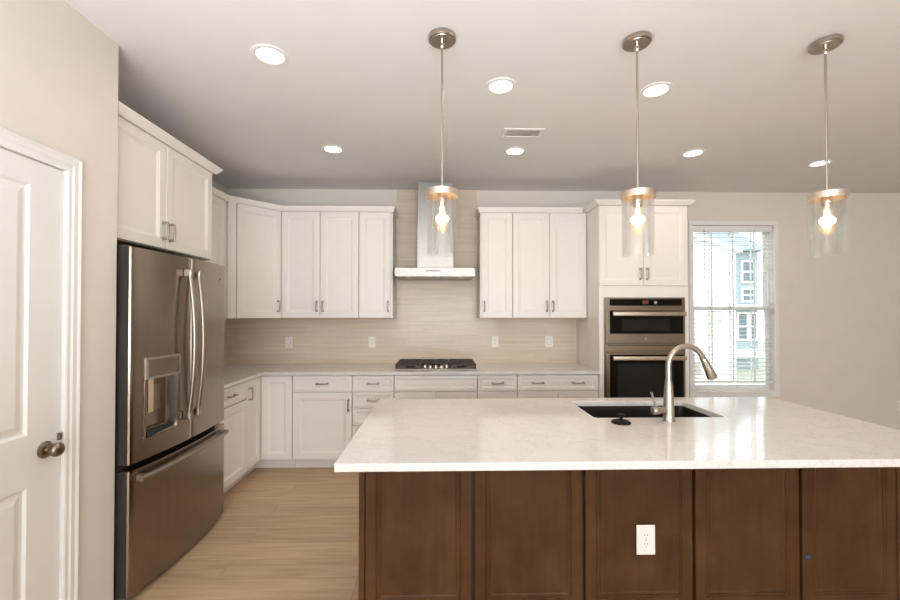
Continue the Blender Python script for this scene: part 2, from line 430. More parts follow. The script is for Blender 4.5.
# slab with two raised panels
slab = MB(); slab.box((XD-.035, DY0+.003, .008), (XD-.010, DY1-.003, DZ-.004))
def raised(mb, y0, y1, z0, z1):
    M = T(XD-.010, y0, z0, LEFT)
    mb.loops(y1-y0, z1-z0, [(0, .0101), (.002, .010), (.012, .002), (.022, .0015), (.045, .0075), (.05, .008)], M, yback=.0005)
py0, py1 = DY0+.125, 1.662
for z0, z1 in ((DZ-.004-.0, .975), ):
    pass
st = [(DY0+.003, py0, .008, DZ-.004), (py1, DY1-.003, .008, DZ-.004), (py0, py1, 1.965, DZ-.004), (py0, py1, .777, .975), (py0, py1, .008, .23)]
for y0, y1, z0, z1 in st: slab.box((XD-.011, y0, z0), (XD, y1, z1))
raised(slab, py0, py1, .975, 1.965); raised(slab, py0, py1, .23, .777)
door = struct(slab.build('door_1', M_trim))
kM = Matrix.Translation((XD, 1.733, .900)) @ Matrix.Rotation(PI/2, 4, 'Y')
b = MB(); b.lathe([(0, 0), (.034, 0), (.034, .004), (.029, .009), (.014, .012), (.0115, .022), (.0115, .030), (.018, .034), (.026, .040), (.0285, .049), (.026, .058), (.017, .065), (0, .067)], 32, kM)
b.build('knob', M_bronze, door, smooth=40, world=False)
b = MB(); b.box((XD+.0005, 1.785, .922), (XD+.012, 1.796, .952), .002); b.build('latch_plate', M_bronze, door, world=False)
cp = [(0, 0), (.066, 0), (.066, .012), (.061, .018), (.055, .016), (.049, .013), (.030, .013), (.022, .009), (.008, .009), (0, .006)]
def casing_leg(mb, pts, vert_axis):
    pass
b = MB()
# casing: mitred profile around the opening, in the plane of the pantry wall
def rect_casing(mb, y0, y1, ztop, prof, X):
    loopsv = []
    for o, d in prof:
        loopsv.append([(X+d, y0-o, .001), (X+d, y0-o, ztop+o), (X+d, y1+o, ztop+o), (X+d, y1+o, .001)])
    n = len(prof); vs = [p for l in loopsv for p in l]; fs = []
    for k in range(n):
        k2 = (k+1) % n
        for q in range(3): fs.append((k*4+q, k*4+q+1, k2*4+q+1, k2*4+q))
    fs.append(tuple(k*4 for k in range(n))); fs.append(tuple(k*4+3 for k in range(n))[::-1])
    mb.faces(vs, fs)
rect_casing(b, DY0, DY1, DZ, [(o, max(d, .0005)) for o, d in cp], XP)
b.box((XP-.119, DY1-.0005, .001), (XP, DY1+.012, DZ)); b.box((XP-.119, DY0-.012, .001), (XP, DY0+.0005, DZ)); b.box((XP-.119, DY0-.012, DZ-.0005), (XP, DY1+.012, DZ+.012))
struct(b.build('trim_1', M_trim))

# kitchen window
b = MB()
cw = .046
for bx in ((WX0-cw, WX0, WZ0-.0, WZ1+.0), (WX1, WX1+cw, WZ0-.0, WZ1+.0)): b.box((bx[0], YB-.018, bx[2]), (bx[1], YB-.0005, bx[3]), .003)
b.box((WX0-cw, YB-.018, WZ1), (WX1+cw, YB-.0005, WZ1+cw), .003); b.box((WX0-cw, YB-.018, WZ0-.065), (WX1+cw, YB-.0005, WZ0-.012), .003)
b.box((WX0-cw, YB-.024, WZ0-.012), (WX1+cw, YB-.0005, WZ0+.001), .003)
struct(b.build('trim_2', M_trim))
b = MB(); fw = .05
for bx in ((WX0, WX0+fw-.03, WZ0, WZ1), (WX1-fw+.03, WX1, WZ0, WZ1), (WX0+.02, WX1-.02, WZ0, WZ0+.02), (WX0+.02, WX1-.02, WZ1-.02, WZ1)): b.box((bx[0], YB+.06, bx[2]), (bx[1], YB+.118, bx[3]))
win = struct(b.build('window_1', M_trim))
for zz0, zz1, yy in ((1.485, WZ1-.02, .095), (WZ0+.02, 1.53, .07)):
    b = MB(); q = .035
    x0, x1 = WX0+.02, WX1-.02
    for bx in ((x0, x0+q, zz0, zz1), (x1-q, x1, zz0, zz1), (x0+q, x1-q, zz0, zz0+q), (x0+q, x1-q, zz1-q, zz1)): b.box((bx[0], YB+yy-.011, bx[2]), (bx[1], YB+yy+.011, bx[3]))
    s_ = b.build('sash', M_trim, win, world=False)
    b = MB(); b.box((x0+q, YB+yy-.003, zz0+q), (x1-q, YB+yy+.003, zz1-q)); b.build('pane', M_pane, s_, world=False)
# blinds
bl = thing('window_blinds', (3.228, YB+.03, .68), 'white horizontal blinds lowered with open slats inside the window frame', 'blinds')
b = MB(); b.box((WX0+.006, YB+.004, 2.352), (WX1-.006, YB+.054, WZ1-.002), .004); b.build('headrail', M_trim, bl)
b = MB()
z = .735
while z < 2.345:
    M = Matrix.Translation((0, YB+.03, z)) @ Matrix.Rotation(math.radians(3), 4, 'X')
    b.box((WX0+.008, -.024, -.0012), (WX1-.008, .024, .0012), M=M); z += .0432
b.build('slats', M_tape, bl)
b = MB(); b.box((WX0+.008, YB+.006, .688), (WX1-.008, YB+.054, .706), .004); b.build('bottom_rail', M_trim, bl)
for xx in (2.99, 3.228, 3.466):
    b = MB(); b.box((xx-.010, YB+.0035, .70), (xx+.010, YB+.0045, 2.36)); b.box((xx-.010, YB+.0555, .70), (xx+.010, YB+.0565, 2.36)); b.build('ladder_tape', M_tape, bl)
b = MB(); b.tube([(2.905, YB+.0, 2.37), (2.905, YB-.004, 2.34), (2.905, YB-.004, 1.82)], .0035, 8); b.build('wand', M_grey, bl)

# ------------------------------------------------------------ tile and worktops
HX0, HX1 = -.470, .400    # tiled column behind the hood
b = MB(); ty = YB-.009
b.box((XL+.001, ty, .9145), (1.486, YB-.0005, 1.404)); b.box((HX0+.002, ty, 1.404), (HX1-.002, YB-.0005, CE-.001))
b.box((XL+.0005, 3.03, .9145), (XL+.009, ty, 1.404))
tag(b.build('tile_backsplash', M_tile), 'glossy beige horizontal tile backsplash behind the cooktop rising to the ceiling behind the hood', 'backsplash')

CT = .914; CU = .884
b = MB(); b.prism([(XL+.0095, 3.036), (-1.622, 3.036), (-1.622, 3.842), (1.4865, 3.842), (1.4865, ty-.0005), (XL+.0095, ty-.0005)], CU+.0005, CT, .002)
tag(b.build('perimeter_countertop', M_quartz), 'pale quartz worktop turning the corner beneath the backsplash and under the cooktop', 'countertop')

# ------------------------------------------------------------ cabinets
def panel(mb, w, h, M, fr=.057, t=.02):
    f = min(fr, .42*min(w, h))
    mb.loops(w, h, [(0, t-.002), (.002, t), (f, t), (f+.003, t-.003), (f+.010, t-.004), (f+.013, t-.0065), (f+.020, t-.009)], M)
def slabfront(mb, w, h, M, t=.02):
    mb.loops(w, h, [(0, t-.002), (.002, t), (.026, t), (.029, t-.003), (.035, t-.004), (.039, t-.007)], M)
def pull(parent, M, vertical=True, L=.096, mat=None):
    """arched pull centred on M's origin, standing off towards -y"""
    mb = MB(); pts = []
    n = 9; R = Matrix.Rotation(0, 4, 'Y') if vertical else Matrix.Rotation(PI/2, 4, 'Y')
    for k in range(n):
        u = -1+2*k/(n-1); pts.append(M @ R @ Vector((0, -.027-.006*(1-u*u), u*(L/2+.006))))
    mb.tube(pts, [.0075]+[.0062]*(n-2)+[.0075], 10)
    for s in (-1, 1):
        a = M @ R @ Vector((0, 0, s*L/2)); c = M @ R @ Vector((0, -.028, s*L/2)); q = M @ R @ Vector((0, -.006, s*L/2))
        mb.tube([a, q, c], [.0105, .007, .0075], 12)
    return mb.build('handle', mat or M_pull, parent, smooth=50)
def leaf(kind, root, x, z, w, h, M, handle=None, name='door'):
    """handle: None or list of (x, z, vertical) in leaf coordinates"""
    mb = MB(); L = M @ Matrix.Translation((x, -.0008, z))
    (panel if kind == 'door' else slabfront)(mb, w, h, L)
    o = mb.build('door' if kind == 'door' else 'drawer', M_cab, root)
    for hx, hz, v in (handle or []): pull(o, L @ Matrix.Translation((hx, -.02, hz)), v)
    return o
G = .0025
def carcass(root, a, c, M=None, mat=None, name='carcass'):
    mb = MB(); mb.box(a, c, M=M); return mb.build(name, mat or M_cab, root)

# -- wall cabinets on the back wall
UZ0, UZ1, UY = 1.405, 2.466, 4.18
def wall_cab(x0, x1, doors, label):
    r = thing('wall_cabinet', ((x0+x1)/2, YB, UZ0), label, 'cabinet', 'white wall cabinets')
    carcass(r, (x0+.0008, UY, UZ0), (x1-.0008, YB-.0012, UZ1))
    mb = MB(); mb.box((x0+.004, UY+.004, UZ0-.0022), (x1-.004, YB-.012, UZ0-.0004)); mb.build('underside', M_under, r)
    for dx0, dx1, side in doors:
        w = dx1-dx0-2*G
        leaf('door', r, dx0+G, UZ0+.002, w, UZ1-UZ0-.004, T(0, UY, 0), [((.028 if side == 'L' else w-.028), .115, True)])
    return r
wall_cab(-1.578, -.812, [(-1.578, -1.195, 'R'), (-1.195, -.812, 'L')], 'two-door white wall cabinet between the corner cabinet and the narrow cabinet left of the hood')
wall_cab(-.810, -.475, [(-.810, -.490, 'R')], 'narrow one-door white wall cabinet just left of the range hood')
wall_cab(.403, .731, [(.415, .731, 'L')], 'narrow one-door white wall cabinet just right of the range hood')
wall_cab(.733, 1.486, [(.733, 1.108, 'R'), (1.108, 1.484, 'L')], 'two-door white wall cabinet between the narrow cabinet and the oven tower')
# -- diagonal corner wall cabinet
FX = -1.932; FY = 3.80; BX = -1.582
r = thing('corner_wall_cabinet', (-1.95, YB, UZ0), 'white diagonal corner wall cabinet with a single door, left of the two-door wall cabinet', 'cabinet', None)
mb = MB(); mb.prism([(XL+.001, FY), (FX, FY), (BX, UY-.0), (BX, YB-.0012), (XL+.001, YB-.0012)], UZ0, UZ1); mb.build('carcass', M_cab, r)
dl = math.hypot(BX-FX, UY-FY); ang = math.atan2(UY-FY, BX-FX)
MD = T(FX, FY, 0, ang)
mb = MB(); mb.box((.004, -.019, UZ0), (.076, -.0005, UZ1), .002, M=MD); mb.box((.022, -.024, UZ0), (.058, -.0195, UZ1), .002, M=MD); mb.build('filler_strip', M_cab, r)
leaf('door', r, .082, UZ0+.002, dl-.098, UZ1-UZ0-.004, MD, [(dl-.098-.03, .115, True)])
# -- left wall upper between corner and fridge cabinet
r = thing('side_wall_cabinet', (XL, 3.4, UZ0), 'white wall cabinet on the left wall, half hidden behind the refrigerator cabinet', 'cabinet')
carcass(r, (XL+.001, 3.062, UZ0), (FX-.02, FY-.002, UZ1))
ML = T(FX-.02, 3.064, 0, LEFT)
leaf('door', r, G, UZ0+.002, .38, UZ1-UZ0-.004, ML, [(.35, .115, True)]); leaf('door', r, .385, UZ0+.002, FY-3.064-.39, UZ1-UZ0-.004, ML, [(.03, .115, True)])
# -- cabinet over the fridge
FZ0 = 1.836; CX = -1.665; CY0, CY1 = 2.094, 3.040
r = thing('refrigerator_cabinet', (XL, 2.55, FZ0), 'deep two-door white cabinet mounted above the refrigerator', 'cabinet')
carcass(r, (XL+.001, CY0, FZ0), (CX, CY1, UZ1))
mb = MB(); mb.box((XL+.004, CY0+.004, FZ0-.0024), (CX-.004, CY1-.004, FZ0-.0004)); mb.build('underside', M_under, r)
mid = 2.527; MF = T(CX, 0, 0, LEFT)
w0, w1 = mid-CY0-2*G, CY1-mid-2*G-.012
leaf('door', r, CY0+G, FZ0+.002, w0, UZ1-FZ0-.004, MF, [(w0-.028, .105, True)])
leaf('door', r, mid+G, FZ0+.002, w1, UZ1-FZ0-.004, MF, [(.028, .105, True)])
crown_prof = [(.0, UZ1+.0006), (.020, UZ1+.0006), (.023, UZ1+.008), (.030, UZ1+.014), (.052, UZ1+.040), (.056, UZ1+.046), (.056, UZ1+.055), (.0, UZ1+.055)]
cprof = [(o*.80+.002, UZ1+(z-UZ1)*.84) for o, z in crown_prof]
wprof = [(o*.46+.002, z-.003*(o > .025)) for o, z in crown_prof]
mb = MB(); mb.sweep([(CX+.018, CY0), (CX+.018, CY1), (XL+.002, CY1)], cprof, 1); mb.build('crown', M_cab, r)
# crown over the corner run and over the right run
mb = MB(); mb.sweep([(FX-.0, 3.10), (FX-.0, FY-.008), (BX+.008, UY-.02), (-.475, UY-.02), (-.475, ty-.002)], wprof, 1)
tag(mb.build('crown_molding', M_cab), 'white crown molding along the corner and back wall cabinets left of the hood', 'molding')
mb = MB(); mb.sweep([(.403, ty-.002), (.403, UY-.02), (1.440, UY-.02)], wprof, 1)
tag(mb.build('crown_molding', M_cab), 'white crown molding atop the wall cabinets right of the hood', 'molding')

# -- oven tower
TX0, TX1, TY = 1.489, 2.337, 3.868
OX0, OX1, OZ0, OZ1 = 1.530, 2.298, .36, 1.600
r = thing('oven_cabinet', ((TX0+TX1)/2, YB, 0), 'tall white oven tower cabinet holding the double wall oven beside the window', 'cabinet')
mb = MB()
mb.box((TX0, TY, .0), (TX0+.02, YB-.001, UZ1)); mb.box((TX1-.02, TY, .0), (TX1, YB-.001, UZ1))
mb.box((TX0+.02, TY, OZ1+.025), (TX1-.02, YB-.001, UZ1)); mb.box((TX0+.02, TY, .1), (TX1-.02, YB-.001, OZ0-.008)); mb.box((TX0+.02, YB-.03, OZ0-.008), (TX1-.02, YB-.001, OZ1+.025))
mb.build('carcass', M_cab, r)
mb = MB()
mb.box((TX0, TY-.02, .1), (OX0+.012, TY-.0005, 1.705), .0015); mb.box((OX1-.012, TY-.02, .1), (TX1, TY-.0005, 1.705), .0015); mb.box((OX0+.0125, TY-.0195, OZ1-.012), (OX1-.0125, TY-.0005, 1.705))
mb.build('face_frame', M_cab, r)
for x0, x1, hs in ((TX0+.004, 1.912, 'R'), (1.914, TX1-.004, 'L')):
    w = x1-x0-G
    leaf('door', r, x0, 1.712, w, UZ1-1.712-.003, T(0, TY, 0), [((w-.03) if hs == 'R' else .03, .11, True)])
leaf('drawer', r, TX0+.045, .115, TX1-TX0-.09, .225, T(0, TY-.0005, 0), [(.38, .12, False)])
mb = MB(); mb.sweep([(TX0, YB-.012), (TX0, TY-.018), (TX1, TY-.018), (TX1, YB-.012)], cprof, 1); mb.build('crown', M_cab, r)

# -- base cabinets
BY = 3.885; BZ0, BZ1 = .105, .8835
def base_root(x0, x1, label):
    rr = thing('base_cabinet', ((x0+x1)/2, YB, 0), label, 'cabinet', 'white base cabinets')
    carcass(rr, (x0+.0008, BY, BZ0), (x1-.0008, ty-.002, BZ1))
    mb = MB(); mb.box((x0+.0008, BY+.07, .0005), (x1-.0008, BY+.085, BZ0-.0005)); mb.build('toe_kick', M_toe, rr)
    return rr
DZ0, DZ1, LZ0, LZ1 = .731, .874, .107, .719
def dr(rr, x0, x1, z0, z1, hs):
    w = x1-x0-2*G; leaf('drawer', rr, x0+G, z0, w, z1-z0, T(0, BY, 0), [(f*w, (z1-z0)/2, False) for f in hs])
def do(rr, x0, x1, side):
    w = x1-x0-2*G; h = LZ1-LZ0
    leaf('door', rr, x0+G, LZ0, w, h, T(0, BY, 0), [((.03 if side == 'L' else w-.03), h-.115, True)])
r = base_root(-1.358, -.812, 'white base cabinet with one wide drawer over one door, right of the corner base cabinet')
dr(r, -1.358, -.812, DZ0, DZ1, [.5]); do(r, -1.358, -.812, 'R')
r = base_root(-.810, -.427, 'white four-drawer base cabinet left of the cooktop cabinet')
for z0, z1 in ((DZ0, DZ1), (.579, .719), (.424, .567), (.107, .412)): dr(r, -.810, -.427, z0, z1, [.5])
r = base_root(-.425, .348, 'white base cabinet under the cooktop with a plain false drawer front')
dr(r, -.425, .348, DZ0, DZ1, []); do(r, -.425, -.0385, 'R'); do(r, -.0385, .348, 'L')
r = base_root(.350, .722, 'narrow white base cabinet just right of the cooktop cabinet')
dr(r, .350, .722, DZ0, DZ1, [.5]); do(r, .350, .722, 'R')
r = base_root(.724, 1.4865, 'wide white base cabinet with a two-handled drawer beside the oven tower')
dr(r, .724, 1.4865, DZ0, DZ1, [.25, .75]); do(r, .724, 1.105, 'R'); do(r, 1.105, 1.4865, 'L')
# corner base
SX = -1.665
r = thing('corner_base_cabinet', (XL, YB, 0), 'white L-shaped corner base cabinet with two plain door leaves meeting in the inside corner', 'cabinet')
mb = MB(); mb.prism([(XL+.0095, 3.585), (SX, 3.585), (SX, BY), (-1.3595, BY), (-1.3595, ty-.002), (XL+.0095, ty-.002)], BZ0, BZ1); mb.build('carcass', M_cab, r)
mb = MB(); mb.box((SX-.085, 3.585, .0005), (SX-.07, BY+.085, BZ0-.0005)); mb.box((SX-.0695, BY+.07, .0005), (-1.3595, BY+.085, BZ0-.0005)); mb.build('toe_kick', M_toe, r)
leaf('door', r, SX+.024, LZ0, -1.3595-SX-.024-G, DZ1-LZ0, T(0, BY, 0), None)
wl = BY-.024-3.585
leaf('door', r, 3.585+G, LZ0, wl-G, DZ1-LZ0, T(SX, 0, 0, LEFT), [(.035, DZ1-LZ0-.115, True)])
r = thing('base_cabinet', (XL, 3.3, 0), 'white base cabinet with a drawer over a door between the refrigerator and the corner', 'cabinet', 'white base cabinets')
carcass(r, (XL+.0095, 3.038, BZ0), (SX, 3.5835, BZ1))
mb = MB(); mb.box((SX-.085, 3.038, .0005), (SX-.07, 3.5835, BZ0-.0005)); mb.build('toe_kick', M_toe, r)
MLf = T(SX, 0, 0, LEFT); wl = 3.5835-3.038-2*G
leaf('drawer', r, 3.038+G, DZ0, wl, DZ1-DZ0, MLf, [(wl*.5, (DZ1-DZ0)/2, False)])
leaf('door', r, 3.038+G, LZ0, wl, LZ1-LZ0, MLf, [(.03, LZ1-LZ0-.115, True)])

# ------------------------------------------------------------ double wall oven
r = thing('wall_oven', (1.914, 3.85, OZ0), 'stainless steel double wall oven with black glass doors built into the tower cabinet', 'oven')
mb = MB(); mb.box((OX0+.03, TY+.004, OZ0), (OX1-.03, YB-.06, OZ1-.02)); mb.build('oven_body', M_dark, r)
yf = TY-.0212
def plate(name, x0, x1, z0, z1, d0, d1, mat, par, bev=.003):
    mb = MB(); mb.box((x0, yf-d1, z0), (x1, yf-d0, z1), bev); return mb.build(name, mat, par)
plate('surround', OX0, OX1, OZ0, OZ1, -.0, .010, M_oven, r)
cpn = plate('control_panel', OX0+.012, OX1-.012, 1.512, 1.592, .0105, .018, M_oven, r)
plate('control_glass', OX0+.05, OX1-.038, 1.523, 1.585, .0182, .0195, M_glassk, cpn, .0004)
plate('display', 1.888, 1.945, 1.540, 1.570, .0197, .0203, M_red, cpn, 0)
mb = MB(); mb.lathe([(0, 0), (.017, 0), (.016, .014), (.013, .018), (0, .018)], 24, Matrix.Translation((2.005, yf-.0197, 1.552)) @ Matrix.Rotation(PI/2, 4, 'X')); mb.build('knob', M_chrome, cpn, smooth=40)
d1 = plate('oven_door', OX0+.012, OX1-.012, 1.172, 1.496, .0105, .030, M_oven, r, .004)
plate('door_glass', OX0+.046, OX1-.03, 1.262, 1.478, .0302, .0315, M_glassk, d1, .0005)
plate('viewing_window', OX0+.155, OX1-.16, 1.286, 1.398, .0317, .0322, M_glassg, d1, 0)
def bar(z, par):
    mb = MB(); mb.box((OX0+.058, yf-.083, z-.020), (OX1-.026, yf-.065, z+.020), .006, 3); mb.build('handle', M_ohandle, par, smooth=40)
    o = par.children[-1] if par.children else par
    for xx in (OX0+.09, OX1-.055):
        mb = MB(); mb.box((xx-.013, yf-.066, z-.012), (xx+.013, yf-.0301, z+.012), .002); mb.build('handle_bracket', M_oven, par)
bar(1.447, d1)
mb = MB(); mb.tube([(1.914, yf-.0303, 1.212), (1.914, yf-.032, 1.212)], .0155, 24); bd = mb.build('badge', M_pull, d1)
lettering('GE', .017, .0005, Matrix.Translation((1.914, yf-.0328, 1.212)) @ Matrix.Rotation(PI/2, 4, 'X'), 'badge_lettering', M_chrome, d1)
tr_ = plate('vent_trim', OX0+.006, OX1-.006, 1.096, 1.166, .0105, .020, M_oven, r, .002)
plate('vent_slot', OX0+.03, OX1-.03, 1.148, 1.156, .0202, .0206, M_dark, tr_, 0)
d2 = plate('oven_door', OX0+.012, OX1-.012, OZ0+.03, 1.090, .0105, .030, M_oven, r, .004)
plate('door_glass', OX0+.046, OX1-.03, .52, 1.068, .0302, .0315, M_glassk, d2, .0005)
plate('viewing_window', OX0+.12, OX1-.12, .60, .985, .0317, .0322, M_glassg, d2, 0)
bar(1.038, d2)

# ------------------------------------------------------------ hood and cooktop
hx = -.050
r = thing('range_hood', (hx, YB, 1.82), 'stainless steel chimney range hood on the tiled wall above the cooktop', 'range hood')
mb = MB(); mb.box((hx-.385, 3.99, 1.808), (hx+.388, ty-.001, 1.890), .002); cn = mb.build('canopy', M_hood, r)
mb = MB(); mb.prism([(hx-.20, 4.17), (hx+.20, 4.17), (hx+.20, ty-.001), (hx-.20, ty-.001)], 1.891, 1.902); mb.build('collar', M_hood, r)
mb = MB(); mb.box((hx-.180, 4.195, 1.903), (hx+.186, ty-.001, 2.36), .002); mb.box((hx-.176, 4.20, 2.36), (hx+.182, ty-.001, CE-.002), .002); mb.build('chimney', M_hood, r)
mb = MB(); mb.box((hx-.36, 4.02, 1.8035), (hx-.004, ty-.03, 1.8075)); mb.box((hx+.004, 4.02, 1.8035), (hx+.36, ty-.03, 1.8075)); mb.build('filter', M_grey, r)
for s in (-1, 1):
    mb = MB(); mb.lathe([(0, 0), (.026, 0), (.026, -.003), (0, -.003)], 24, Matrix.Translation((hx+s*.25, 4.06, 1.8032))); mb.build('hood_lamp', M_plate, r)
mb = MB(); mb.box((hx-.085, 3.9882, 1.856), (hx+.052, 3.9898, 1.864)); mb.build('button_strip', M_dark, r)

ckx = -.040
r = thing('gas_cooktop', (ckx, 4.2, CT), 'five-burner gas cooktop with black iron grates set in the back worktop', 'cooktop')
mb = MB(); mb.box((ckx-.388, 3.945, CT+.0008), (ckx+.388, 4.455, CT+.010), .004); mb.build('tray', M_hood, r)
def grate(x0, x1, y0, y1):
    mb = MB(); zt = CT+.050; zb = CT+.036
    for a in ((x0, x1, y0, y0+.014), (x0, x1, y1-.014, y1), (x0, x0+.014, y0, y1), (x1-.014, x1, y0, y1), ((x0+x1)/2-.006, (x0+x1)/2+.006, y0, y1)):
        mb.box((a[0], a[2], zb), (a[1], a[3], zt), .003)
    n = 7
    for k in range(1, n):
        yy = y0+(y1-y0)*k/n; mb.box((x0+.01, yy-.005, zb+.002), (x1-.01, yy+.005, zt), .002)
    for fx in (x0+.002, x1-.016):
        for fy in (y0+.002, y1-.016): mb.box((fx, fy, CT+.0105), (fx+.014, fy+.014, zb), .002)
    return mb.build('grate', M_iron, r)
grate(ckx-.386, ckx-.134, 3.965, 4.44); grate(ckx-.130, ckx+.130, 4.10, 4.44); grate(ckx+.134, ckx+.386, 3.965, 4.44)
for bx_, by_, rr_ in ((-.25, 4.09, .04), (-.25, 4.33, .035), (.25, 4.09, .04), (.25, 4.33, .035), (0, 4.27, .05)):
    mb = MB(); mb.lathe([(0, CT+.0102), (rr_*1.25, CT+.0102), (rr_*1.2, CT+.018), (rr_, CT+.020), (rr_, CT+.028), (rr_*.9, CT+.031), (0, CT+.031)], 24, Matrix.Translation((ckx+bx_, by_, 0))); mb.build('burner', M_iron, r, smooth=40)
for k, (kx, ky) in enumerate(((-.105, 4.035), (-.054, 4.00), (0, 3.99), (.054, 4.00), (.105, 4.035))):
    mb = MB(); mb.lathe([(0, CT+.0102), (.021, CT+.0102), (.021, CT+.014), (.018, CT+.016), (.0165, CT+.034), (.014, CT+.037), (0, CT+.037)], 24, Matrix.Translation((ckx+kx, ky, 0)))
    mb.box((ckx+kx-.003, ky-.015, CT+.036), (ckx+kx+.003, ky+.015, CT+.041), .001); mb.build('knob', M_chrome, r, smooth=40)

# ------------------------------------------------------------ refrigerator
RY0, RY1 = 2.108, 3.020; RYM = 2.560
def fx(y): return -1.508 - .034*((y-(RY0+RY1)/2)/((RY1-RY0)/2))**2
r = thing('refrigerator', (-1.9, 2.546, 0), 'stainless steel french-door refrigerator with a bottom freezer drawer and water dispenser', 'refrigerator')
mb = MB(); mb.box((-2.24, RY0+.006, .03), (-1.606, RY1-.006, 1.765), .004); mb.build('cabinet_body', M_fside, r)
mb = MB(); mb.box((-2.2, RY0+.03, .0005), (-1.66, RY1-.03, .0295)); mb.build('base_grille', M_dark, r)
for yy in (RY0+.03, RY1-.03):
    mb = MB(); mb.box((-1.70, yy-.022, 1.7655), (-1.575, yy+.022, 1.800), .006); mb.build('hinge_cover', M_dark, r)
def slabdoor(mb, y0, y1, z0, z1, xb, hole=None, n=14):
    rad = .012
    ys = [y0+(y1-y0)*k/n for k in range(n+1)]; zs = [z0, z1]
    if hole:
        ys = sorted(set([round(v, 5) for v in ys if min(abs(v-hole[0]), abs(v-hole[1])) > .012 or v in (y0, y1)] + [hole[0], hole[1]])); zs = [z0, hole[2], hole[3], z1]
    def F(y, z):
        x = fx(y); e = min(y-y0, y1-y)
        return (x, y, z)
    idx = {}; vs = []; fs = []
    # front with rounded vertical edges
    ys2 = [y0, y0+.004]+[v for v in ys if y0+.02 < v < y1-.02]+[y1-.004, y1]
    if True: ys2 = sorted(ys2+[y0+.014, y1-.014])
    def front(y):
        x = fx(y); e = min(y-y0, y1-y)
        if e < .001: return x-.010
        if e < .006: return x-.0035
        return x
    for i, y in enumerate(ys2):
        for j, z in enumerate(zs): idx[i, j] = len(vs); vs.append((front(y), y, z))
    for i in range(len(ys2)-1):
        for j in range(len(zs)-1):
            ym = (ys2[i]+ys2[i+1])/2; zm = (zs[j]+zs[j+1])/2
            if hole and hole[0] < ym < hole[1] and hole[2] < zm < hole[3]: continue
            fs.append((idx[i, j], idx[i+1, j], idx[i+1, j+1], idx[i, j+1]))
    # back and sides
    m = len(vs); nb = len(ys2)
    for i, y in enumerate(ys2):
        for z in (z0, z1): vs.append((xb, y, z))
    B = lambda i, k: m+2*i+k
    J = len(zs)-1
    for i in range(nb-1):
        fs.append((B(i, 0), B(i, 1), B(i+1, 1), B(i+1, 0)))
        fs.append((idx[i, 0], B(i, 0), B(i+1, 0), idx[i+1, 0])); fs.append((idx[i, J], idx[i+1, J], B(i+1, 1), B(i, 1)))
    for i in (0, nb-1): fs.append(tuple([idx[i, j] for j in range(J+1)]+[B(i, 1), B(i, 0)]))
    if hole:
        y0h, y1h, z0h, z1h = hole; xd = -1.570; a = len(vs)
        q = [(fx(y0h), y0h, z0h), (fx(y1h), y1h, z0h), (fx(y1h), y1h, z1h), (fx(y0h), y0h, z1h)]
        qb = [(xd, y0h+.012, z0h+.03), (xd, y1h-.012, z0h+.03), (xd, y1h-.012, z1h), (xd, y0h+.012, z1h)]
        vs += q+qb
        for k in range(4): fs.append((a+k, a+(k+1) % 4, a+4+(k+1) % 4, a+4+k))
        fs.append((a+4, a+5, a+6, a+7))
    mb.faces(vs, fs)
FT = 1.788; GZ0, GZ1 = .664, .698
HOLE = (2.198, 2.432, .805, 1.110)
mb = MB(); slabdoor(mb, RY0, RYM-.003, GZ1, FT, -1.602, HOLE); dL = mb.build('door', M_steel, r, smooth=25)
mb = MB(); slabdoor(mb, RYM+.003, RY1, GZ1, FT, -1.602); dR = mb.build('door', M_steel, r, smooth=25)
mb = MB(); slabdoor(mb, RY0, RY1, .040, GZ0, -1.602, n=20); dF = mb.build('freezer_drawer', M_steel, r, smooth=25)
# dark door edge liners (the side of the doors is dark)
mb = MB(); mb.box((-1.604, RY0-.0015, GZ1+.002), (-1.556, RY0-.0002, FT-.002)); mb.build('door_edge', M_fside, dL)
mb = MB(); mb.box((-1.604, RY0-.0015, .042), (-1.556, RY0-.0002, GZ0-.002)); mb.build('drawer_edge', M_fside, dF)
# dispenser
def curved_plate(mb, y0, y1, z0, z1, off0, off1, n=6):
    poly = [(fx(y0+(y1-y0)*k/n)+off1, y0+(y1-y0)*k/n) for k in range(n+1)] + [(fx(y0+(y1-y0)*k/n)+off0, y0+(y1-y0)*k/n) for k in range(n, -1, -1)]
    mb.prism(poly, z0, z1)
mb = MB(); curved_plate(mb, 2.190, 2.442, 1.108, 1.222, .0005, .010); dp = mb.build('dispenser_panel', M_grey, dL, smooth=30)
mb = MB(); curved_plate(mb, 2.206, 2.426, 1.120, 1.210, .0102, .0112); mb.build('control_glass', M_steel, dp, smooth=30)
mb = MB()
for y0, y1, z0, z1 in ((2.188, 2.1975, .797, 1.107), (2.4325, 2.442, .797, 1.107), (2.1975, 2.4325, .797, .8048)): curved_plate(mb, y0, y1, z0, z1, .0003, .006)
mb.build('dispenser_frame', M_steel, dL)
mb = MB(); mb.box((-1.568, 2.212, .808), (-1.528, 2.418, .832)); mb.build('drip_tray', M_dark, dL)
mb = MB(); mb.box((-1.5695, 2.28, .92), (-1.562, 2.37, 1.07), .004); mb.build('paddle', M_steel, dL)
mb = MB(); mb.box((-1.520, 2.206, .935), (-1.5185, 2.243, 1.107)); mb.build('hang_tag', M_tan, dL)
def fridge_handle(y, par):
    mb = MB(); pts = []
    for k in range(17):
        u = -1+2*k/16; zz = 1.272+u*.428
        pts.append((fx(y)+.030+.034*(1-u*u), y, zz))
    mb.tube(pts, .0145, 14, squash=(.8, 1.15)); h = mb.build('handle', M_fhandle, par, smooth=50)
    for zz in (.852, 1.692):
        mb = MB(); mb.box((fx(y)+.0005, y-.014, zz-.022), (fx(y)+.045, y+.014, zz+.022), .005); mb.build('handle_mount', M_fhandle, h)
